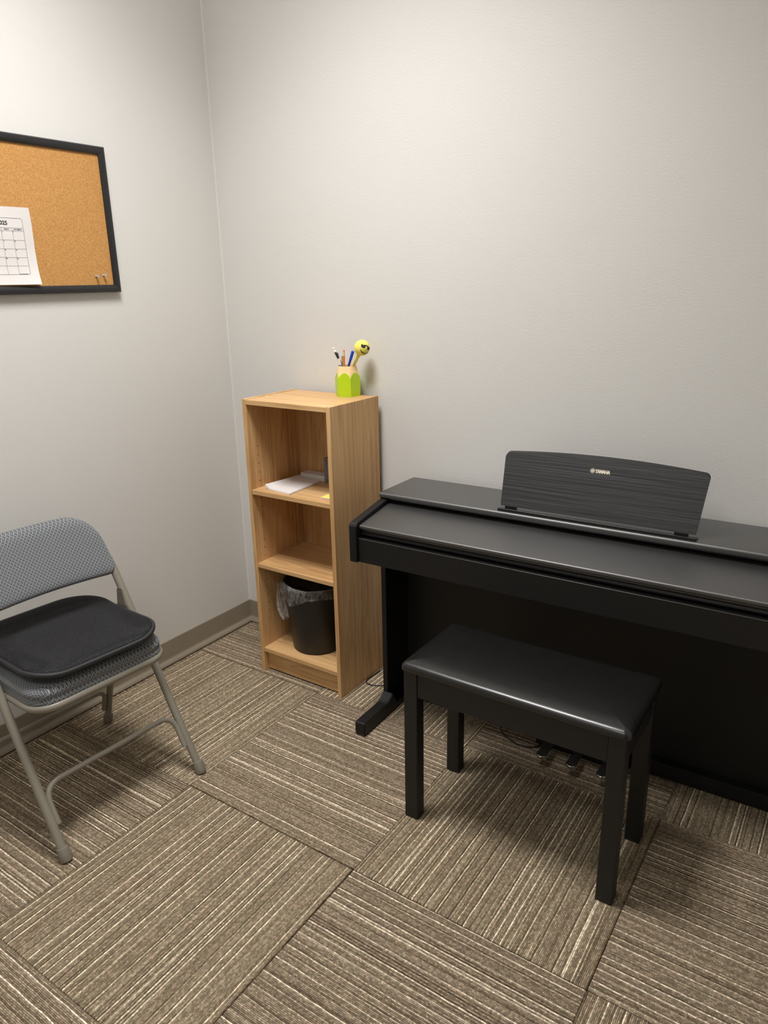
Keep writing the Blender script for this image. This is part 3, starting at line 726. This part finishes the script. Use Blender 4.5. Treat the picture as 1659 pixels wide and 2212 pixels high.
# music stand
LEAN = math.radians(21); SB = (0.2015, 0.8035)
stand = obj('music_rest_ledge', prism_x(px(round_poly([(0.188, 0.7888), (0.188, 0.7930), (0.2065, 0.7930), (0.2065, 0.7965), (0.2100, 0.7965), (0.2100, 0.7888)], [0.0005, .0005, 0, .001, .001, .0005], 3)), 0.405, 0.950), 'black_plastic', pn)
def stand_pt(u, s, t):  # s up the panel, t behind its face
    return (u, -(SB[0] - s * math.sin(LEAN) - t * math.cos(LEAN)), SB[1] + s * math.cos(LEAN) + t * math.sin(LEAN))
uc = 0.6785; outl = [(uc - 0.268, 0.0), (uc + 0.268, 0.0)]
topc = []
for k in range(0, 25):
    f = 1 - 2 * k / 24; topc.append((uc + 0.2795 * f, 0.1685 - 0.0135 * f * f))
corner = round_poly([outl[0], outl[1], topc[0]] + topc[1:-1] + [topc[-1]], [0.002, 0.002, 0.014] + [0] * (len(topc) - 2) + [0.014], 6)
b = bmesh.new(); prism(b, corner, lambda u, s: stand_pt(u, s, 0), lambda u, s: stand_pt(u, s, 0.009))
panel = obj('music_rest_panel', b, 'piano_stand', pn)
for u0 in (uc - 0.255, uc + 0.215):
    obj('hinge_tab', nbox(u0, u0 + 0.034, -0.200, -0.190, 0.7932, 0.8040), 'black_plastic', pn)
# maker's mark
vs, fs = text_mesh('YAMAHA', 0.0138, 0.00075, 'LEFT', 0.90)
bm = bmesh.new(); u0, s0 = uc - 0.0120, 0.1268
add_flat(bm, vs, fs, lambda v: stand_pt(u0 + v.x * 0.74 + v.y * 0.06, s0 + v.y, -0.0004))
ccx, ccy, R1 = uc - 0.0195, s0 + 0.0049, 0.0066
def ringf(bm, r0, r1, n=28):
    A = [bm.verts.new(stand_pt(ccx + r0 * math.cos(2 * PI * k / n), ccy + r0 * math.sin(2 * PI * k / n), -0.0004)) for k in range(n)]
    B = [bm.verts.new(stand_pt(ccx + r1 * math.cos(2 * PI * k / n), ccy + r1 * math.sin(2 * PI * k / n), -0.0004)) for k in range(n)]
    for k in range(n): bm.faces.new((A[k], B[k], B[(k + 1) % n], A[(k + 1) % n]))
ringf(bm, R1 - 0.0009, R1); 
for k in range(6):
    a = PI / 2 + k * PI / 3; d = Vector((math.cos(a), math.sin(a))); nn = Vector((-d.y, d.x))
    def bar(r0, r1, w0, w1):
        q = [d * r0 - nn * w0, d * r1 - nn * w1, d * r1 + nn * w1, d * r0 + nn * w0]
        bm.faces.new([bm.verts.new(stand_pt(ccx + p.x, ccy + p.y, -0.0004)) for p in q])
    bar(0.0, 0.0026, 0.0006, 0.0006); bar(0.0026, 0.0050, 0.0013, 0.0009)
bmesh.ops.recalc_face_normals(bm, faces=bm.faces[:])
obj('maker_lettering', bm, 'letter', panel)

# ------------------------------------------------------------------ piano bench
BCX, BCY = 1.5365, -0.5485
be = thing('piano_bench', 'black piano bench with padded vinyl seat in front of the piano', 'bench', (BCX, BCY, 0))
hx, hy = 0.2905, 0.1375
for sx in (-1, 1):
    for sy in (-1, 1):
        x0 = -hx if sx < 0 else hx - 0.040; y0 = -hy if sy < 0 else hy - 0.037
        obj('leg', nbox(x0, x0 + 0.040, y0, y0 + 0.037, 0.0, 0.459, bev=0.0022), 'bench_wood', be)
for sy in (-1, 1):
    yy = -hy + 0.003 if sy < 0 else hy - 0.021
    obj('apron', nbox(-hx + 0.0405, hx - 0.0405, yy, yy + 0.018, 0.388, 0.4585, bev=0.001), 'bench_wood', be)
for sx in (-1, 1):
    xx = -hx + 0.003 if sx < 0 else hx - 0.021
    obj('apron', nbox(xx, xx + 0.018, -hy + 0.0375, hy - 0.0375, 0.388, 0.4585, bev=0.001), 'bench_wood', be)
lay = [(0.004, 0.4595), (0.0, 0.4625), (0.0, 0.4690), (0.0012, 0.4745), (0.0048, 0.4795), (0.0105, 0.4830), (0.0200, 0.4854), (0.032, 0.4868), (0.048, 0.4879), (0.070, 0.4888), (0.105, 0.4893), (0.1375, 0.4895)]
def cushion_ring(d):
    X, Y, r = 0.2995 - d, 0.1435 - d, max(0.018 - d * 0.9, 0.0015); out = []
    for (cx_, cy_, a0) in ((X - r, Y - r, 0), (-X + r, Y - r, PI / 2), (-X + r, -Y + r, PI), (X - r, -Y + r, 3 * PI / 2)):
        for k in range(7): out.append(Vector((cx_ + r * math.cos(a0 + PI / 2 * k / 6), cy_ + r * math.sin(a0 + PI / 2 * k / 6))))
    # extra points along the straight runs
    res = []
    for i in range(28):
        p, q = out[i], out[(i + 1) % 28]; res.append(p)
        if i % 7 == 6:
            m = 16 if (i // 7) % 2 == 0 else 8
            for k in range(1, m): res.append(p.lerp(q, k / m))
    return res
b = bmesh.new(); rings = [[b.verts.new((p.x, p.y, z - (0.0022 * (1 - (p.x / 0.30) ** 2) if z > 0.47 else 0))) for p in cushion_ring(d)] for d, z in lay]
for A, B in zip(rings, rings[1:]):
    for k in range(len(A)): b.faces.new((A[k], A[(k + 1) % len(A)], B[(k + 1) % len(A)], B[k]))
b.faces.new(list(reversed(rings[0]))); b.faces.new(rings[-1]); bmesh.ops.recalc_face_normals(b, faces=b.faces[:])
obj('seat_cushion', b, 'vinyl', be, smooth=True, angle=60)

# ------------------------------------------------------------------ folding chair (x = forward, y = sideways)
ch = thing('folding_chair', 'grey padded metal folding chair against the left wall', 'chair', (0.604, -1.087, 0), rz=math.radians(-3.4))
TR = 0.0118
def leg_a(z): return -0.530 * z + 0.0
B_ = 0.2215
for s in (1, -1):
    top = Vector((leg_a(0.640), s * 0.2135, 0.640))
    obj('front_leg', ntube([(leg_a(0.024), s * B_, 0.024), (leg_a(0.45), s * (B_ - 0.004), 0.45), (leg_a(0.60), s * (B_ - 0.006), 0.60), top], TR, 16), 'chair_paint', ch, smooth=True, angle=50)
    o = obj('foot_cap', lathe([(0.010, 0.0), (0.0150, 0.002), (0.0165, 0.008), (0.0158, 0.030), (0.0142, 0.0385), (0.0118, 0.039)], 20, closed_top=True), 'chair_foot', ch, smooth=True, angle=50)
    o.location = (leg_a(0.0) + 0.001, s * B_, 0.0); o.rotation_euler = (0, -0.40, 0)
    # rear leg
    rp = [(-0.479, s * 0.2115, 0.022), (-0.350, s * 0.2085, 0.412)]
    obj('rear_leg', ntube(rp, TR * 0.93, 16), 'chair_paint', ch, smooth=True, angle=50)
    o = obj('foot_cap', lathe([(0.010, 0.0), (0.0145, 0.002), (0.0155, 0.008), (0.0150, 0.030), (0.0135, 0.0385), (0.0112, 0.039)], 20, closed_top=True), 'chair_foot', ch, smooth=True, angle=50)
    o.location = (-0.486, s * 0.212, 0.0); o.rotation_euler = (0, 0.30, 0)
    # pivot bolts and hinge plates
    bm = bmesh.new(); tube(bm, [(leg_a(0.395), s * (B_ - 0.016), 0.395), (leg_a(0.395), s * (B_ + 0.014), 0.395)], 0.0045, 10); obj('pivot_bolt', bm, 'steel', ch, smooth=True, angle=50)
    obj('hinge_plate', prism(bmesh.new(), round_poly([(-0.262, 0.500), (-0.274, 0.556), (-0.299, 0.548), (-0.306, 0.500), (-0.345, 0.420), (-0.318, 0.404)], 0.004, 3), lambda a, z, s=s: (a, s * 0.2035, z), lambda a, z, s=s: (a, s * 0.2065, z)), 'chair_paint', ch)
def stretch(zm, zl, fa, bw, r):
    pth = []
    ends = []
    for s in (1, -1):
        b = s * (bw - TR - r * 0.55)
        pts = [(fa(zl), b, zl), (fa(zm - 0.012), b, zm - 0.012), (fa(zm), b, zm)]
        ends.append(pts)
    path = [ends[0][0], ends[0][2], ends[1][2], ends[1][0]]
    return fillet(path, 0.055, 8)
obj('front_stretcher', ntube(stretch(0.178, 0.085, leg_a, B_, 0.0075), 0.0078, 12), 'chair_paint', ch, smooth=True, angle=50)
ra = lambda z: -0.479 + 0.129 / 0.39 * (z - 0.022)
obj('rear_stretcher', ntube(stretch(0.150, 0.065, ra, 0.2085, 0.0075), 0.0072, 12), 'chair_paint', ch, smooth=True, angle=50)
# seat frame
SF, SR, SW, SZ = -0.062, -0.425, 0.1960, 0.398
fo = rrect(SR, SF, -SW, SW, 0.062, 8)
obj('seat_frame', ntube([(a, b, SZ + (a - SR) * 0.02) for a, b in fo], 0.0118, 12, closed=True), 'chair_paint', ch, smooth=True, angle=60)
ol = rrect(SR - 0.006, SF + 0.006, -SW - 0.006, SW + 0.006, 0.066, 8)
dense = []
for i in range(len(ol)):
    a, b = Vector(ol[i]), Vector(ol[(i + 1) % len(ol)]); m = max(1, int((b - a).length / 0.04))
    for k in range(m): dense.append(tuple(a.lerp(b, k / m)))
lay = [(0.012, 0.4075), (0.004, 0.4085), (0.0005, 0.414), (0.002, 0.4255), (0.0055, 0.4315), (0.0015, 0.438), (0.003, 0.447), (0.0095, 0.4545), (0.019, 0.4595), (0.034, 0.4625), (0.055, 0.464)]
obj('seat', pillow(dense, lay), 'fabric_seat', ch, smooth=True, angle=70)
# backrest: bent pad following the tubes
def back_outline():
    pts = []
    hwb, zt, zb, r = 0.2265, 0.770, 0.592, 0.085
    poly = [(-hwb, zb), (hwb, zb), (hwb - 0.014, zt), (-hwb + 0.014, zt)]
    return round_poly(poly, [0.030, 0.030, r, r], 10)
bo = back_outline(); dense = []
for i in range(len(bo)):
    a, b = Vector(bo[i]), Vector(bo[(i + 1) % len(bo)]); m = max(1, int((b - a).length / 0.02))
    for k in range(m): dense.append(tuple(a.lerp(b, k / m)))
b = pillow(dense, [(0.012, -0.018), (0.003, -0.016), (0.0, -0.008), (0.0, 0.002), (0.003, 0.010), (0.008, 0.016), (0.016, 0.0195), (0.027, 0.021)])
for v in b.verts:
    y, z, t = v.co.x, v.co.y, v.co.z
    a = leg_a(z) + 0.004 - 0.034 * (1 - (y / 0.2325) ** 2) + t
    v.co = Vector((a, y, z))
bmesh.ops.recalc_face_normals(b, faces=b.faces[:])
obj('backrest', b, 'fabric_back', ch, smooth=True, angle=70)

# loose mesh cushion on the seat
pdz = 0.474
pad = thing('seat_pad', 'black mesh seat cushion with bound edge lying on the folding chair', 'cushion', (0.352, -1.066, pdz), rz=math.radians(-5.0))
po = round_poly([(-0.200, -0.192), (0.200, -0.192), (0.202, 0.188), (-0.204, 0.184)], [0.105, 0.085, 0.085, 0.110], 10); dense = []
for i in range(len(po)):
    a, b_ = Vector(po[i]), Vector(po[(i + 1) % len(po)]); m = max(1, int((b_ - a).length / 0.03))
    for k in range(m): dense.append(tuple(a.lerp(b_, k / m)))
def warp(x, y): return 0.010 * max(0, (abs(y) - 0.08) / 0.11) ** 2 * (0.6 + (0.7 if x > 0 else 0.3) * abs(x) / 0.2) + 0.016 * max(0, (-x - 0.05) / 0.15) ** 1.5
b = pillow(dense, [(0.010, 0.002), (0.002, 0.004), (0.0, 0.010), (0.002, 0.018), (0.008, 0.023), (0.02, 0.0255), (0.04, 0.027)], warp)
cov_o = obj('cover', b, 'pad', pad, smooth=True, angle=70)
obj('edge_binding', ntube([(a, c, 0.0115 + warp(a, c)) for a, c in dense], 0.0062, 10, closed=True, flat=1.25), 'pad_trim', pad, smooth=True, angle=60)

# ------------------------------------------------------------------ cork board on the left wall
CY1, CY0, CZ0, CZ1 = -0.4875, -1.0725, 1.4150, 1.8535; FW, FT = 0.0235, 0.021
cb = thing('cork_board', 'cork bulletin board in a black frame on the left wall', 'bulletin board', (0.0, (CY0 + CY1) / 2, CZ0))
oy = (CY0 + CY1) / 2
obj('cork_sheet', nbox(0.001, 0.0105, CY0 - oy + 0.004, CY1 - oy - 0.004, 0.004, CZ1 - CZ0 - 0.004), 'cork', cb)
fp = [(0.0006, 0.0), (0.0150, 0.0), (0.0200, 0.0035), (FT, 0.0100), (0.0195, 0.0165), (0.0150, FW), (0.0108, FW), (0.0108, 0.005), (0.0006, 0.005)]
A0, A1, Z1_ = CY0 - oy, CY1 - oy, CZ1 - CZ0
def fr(f0, f1): return prism(bmesh.new(), fp, f0, f1)
obj('frame_bar', fr(lambda t, w: (t, A0 + w, Z1_ - w), lambda t, w: (t, A1 - w, Z1_ - w)), 'frame', cb, smooth=True, angle=25)
obj('frame_bar', fr(lambda t, w: (t, A0 + w, w), lambda t, w: (t, A1 - w, w)), 'frame', cb, smooth=True, angle=25)
obj('frame_bar', fr(lambda t, w: (t, A0 + w, w), lambda t, w: (t, A0 + w, Z1_ - w)), 'frame', cb, smooth=True, angle=25)
obj('frame_bar', fr(lambda t, w: (t, A1 - w, w), lambda t, w: (t, A1 - w, Z1_ - w)), 'frame', cb, smooth=True, angle=25)
# calendar page: u to the right (towards +y), v up; curls off the board at right, bottom and top edges
QW, QH = 0.2794, 0.2140; QY, QZ = -0.7765 - QW, 1.4430
cal = thing('calendar_page', 'white calendar sheet pinned to the cork board, edges curling', 'calendar', (0.0112, QY, QZ))
def pg(u, v, lift=0.0):
    fu = u / QW; fv = v / QH
    d = 0.0006 + 0.010 * max(0, (fu - 0.55) / 0.45) ** 2 * (0.35 + 0.65 * abs(fv - 0.45) / 0.55) + 0.008 * max(0, (0.30 - fv) / 0.30) ** 2 * (0.4 + 0.6 * fu)
    yy = u + 0.0015 * math.sin(fv * PI) * fu - 0.003 * max(0, (fv - 0.75) / 0.25) ** 2 * fu
    return (d + lift, yy, v)
def sheet(n, m, lift): 
    bm = bmesh.new(); g = [[[bm.verts.new(pg(QW * a / n, QH * b / m, l)) for b in range(m + 1)] for a in range(n + 1)] for l in (0, lift)]
    for a in range(n):
        for b in range(m):
            bm.faces.new((g[1][a][b], g[1][a + 1][b], g[1][a + 1][b + 1], g[1][a][b + 1])); bm.faces.new((g[0][a][b], g[0][a][b + 1], g[0][a + 1][b + 1], g[0][a + 1][b]))
    bd = [(a, 0) for a in range(n)] + [(n, b) for b in range(m)] + [(a, m) for a in range(n, 0, -1)] + [(0, b) for b in range(m, 0, -1)]
    for k in range(len(bd)):
        p, q = bd[k], bd[(k + 1) % len(bd)]; bm.faces.new((g[0][p[0]][p[1]], g[0][q[0]][q[1]], g[1][q[0]][q[1]], g[1][p[0]][p[1]]))
    bmesh.ops.recalc_face_normals(bm, faces=bm.faces[:]); return bm
page = obj('sheet', sheet(28, 24, 0.0002), 'paper', cal, smooth=True, angle=50)
PR = -0.8030 - QY; PC = 0.0328; PL = PR - 7 * PC
rowz = [1.6265, 1.6000, 1.5920, 1.5665, 1.5425, 1.5190, 1.4955, 1.4715]; rowv = [z - QZ for z in rowz]
def strip(bm, pts, w):
    for (a, b), (c, d) in zip(pts, pts[1:]):
        t = Vector((c - a, d - b)); 
        if t.length < 1e-9: continue
        nn = Vector((-t.y, t.x)).normalized() * w / 2
        bm.faces.new([bm.verts.new(pg(x, y, 0.0004)) for x, y in ((a - nn.x, b - nn.y), (c - nn.x, d - nn.y), (c + nn.x, d + nn.y), (a + nn.x, b + nn.y))])
def seg(p, q, k=8): return [(p[0] + (q[0] - p[0]) * i / k, p[1] + (q[1] - p[1]) * i / k) for i in range(k + 1)]
bm = bmesh.new()
box_o = round_poly([(PL, rowv[-1]), (PR, rowv[-1]), (PR, rowv[0]), (PL, rowv[0])], 0.0055, 4); ring = []
for i in range(len(box_o)):
    ring += seg(box_o[i], box_o[(i + 1) % len(box_o)], max(1, int((Vector(box_o[i]) - Vector(box_o[(i + 1) % len(box_o)])).length / 0.012)))[:-1]
strip(bm, ring + [ring[0]], 0.0011)
for v in rowv[1:-1]: strip(bm, seg((PL, v), (PR, v), 20), 0.0009)
for k in range(1, 7): strip(bm, seg((PL + k * PC, rowv[1]), (PL + k * PC, rowv[-1]), 14), 0.0009)
strip(bm, seg((PR - PC + 0.001, rowv[-1] + 0.0016), (PR - 0.0065, rowv[-1] + 0.0016), 4), 0.0016)
bmesh.ops.recalc_face_normals(bm, faces=bm.faces[:]); obj('printed_grid', bm, 'ink_grey', page)
bm = bmesh.new()
vs, fs = text_mesh('2025', 0.0150, 0.0005, 'RIGHT'); add_flat(bm, vs, fs, lambda v: pg(-0.8470 - QY + v.x, 1.6080 - QZ + v.y, 0.0005))
for nm, k in (('FRIDAY', 5), ('SATURDAY', 6)):
    vs, fs = text_mesh(nm, 0.0046, 0.00018, 'CENTER'); add_flat(bm, vs, fs, lambda v: pg(PL + (k + 0.5) * PC + v.x, rowv[2] + 0.0026 + v.y, 0.0005))
for r_, (a, b) in enumerate((('4', '5'), ('11', '12'), ('18', '19'), ('25', '26'))):
    for k, s_ in ((5, a), (6, b)):
        vs, fs = text_mesh(s_, 0.0042, 0.0002, 'LEFT'); add_flat(bm, vs, fs, lambda v: pg(PL + k * PC + 0.0012 + v.x, rowv[2 + r_] - 0.0042 + v.y, 0.0005))
obj('printed_text', bm, 'ink', page)['kind'] = 'stuff'
M['pin_clear'] = plain('clear_pin_plastic', srgb(214, 208, 196), 0.15); M['pin_clear'].node_tree.nodes['Principled BSDF'].inputs['Transmission Weight'].default_value = 0.45
for (yy, zz), lab in (((-0.5735, 1.4650), 'clear push pin at the cork board corner, farther from the frame'), ((-0.5455, 1.4680), 'clear push pin at the cork board corner, nearest the frame')):
    t = thing('push_pin', lab, 'push pin', (0.0106, yy, zz), group='push pins on the cork board'); t.rotation_euler = (0, PI / 2, 0)
    obj('head', lathe([(0.0042, 0.0), (0.0046, 0.0012), (0.0026, 0.0026), (0.0024, 0.0080), (0.0046, 0.0098), (0.0050, 0.0112), (0.0044, 0.0122)], 20, closed_top=True), 'pin_clear', t, smooth=True, angle=50)

# ------------------------------------------------------------------ cables
def cable(name, label, pts, r):
    from mathutils.geometry import interpolate_bezier
    P_ = [Vector(p) for p in pts]; path = []
    for i in range(len(P_) - 1):
        a, b = P_[i], P_[i + 1]; ta = (P_[min(i + 1, len(P_) - 1)] - P_[max(i - 1, 0)]) / 6; tb = (P_[min(i + 2, len(P_) - 1)] - P_[i]) / 6
        seg_ = interpolate_bezier(a, a + ta, b - tb, b, 9); path += seg_[:-1]
    path.append(P_[-1]); o = obj(name, ntube(path, r, 8), 'cable', None, smooth=True, angle=60); return tag(o, label, 'cable')
M['cable'] = plain('black_cable', (0.010, 0.010, 0.010, 1), 0.45)
cable('power_cable', 'thin dark power cable on the carpet between bookcase and piano', [(0.742, -0.066, 0.0025), (0.7395, -0.10, 0.0025), (0.738, -0.150, 0.0025), (0.752, -0.170, 0.0025), (0.785, -0.168, 0.0025), (0.830, -0.135, 0.0025), (0.865, -0.085, 0.0025), (0.874, -0.03, 0.0025)], 0.0021)
cable('pedal_cable', 'black pedal cable looping on the carpet under the piano', [(1.300, -0.170, 0.026), (1.305, -0.185, 0.010), (1.330, -0.200, 0.0028), (1.385, -0.218, 0.0028), (1.430, -0.205, 0.0028), (1.445, -0.185, 0.006)], 0.0026)
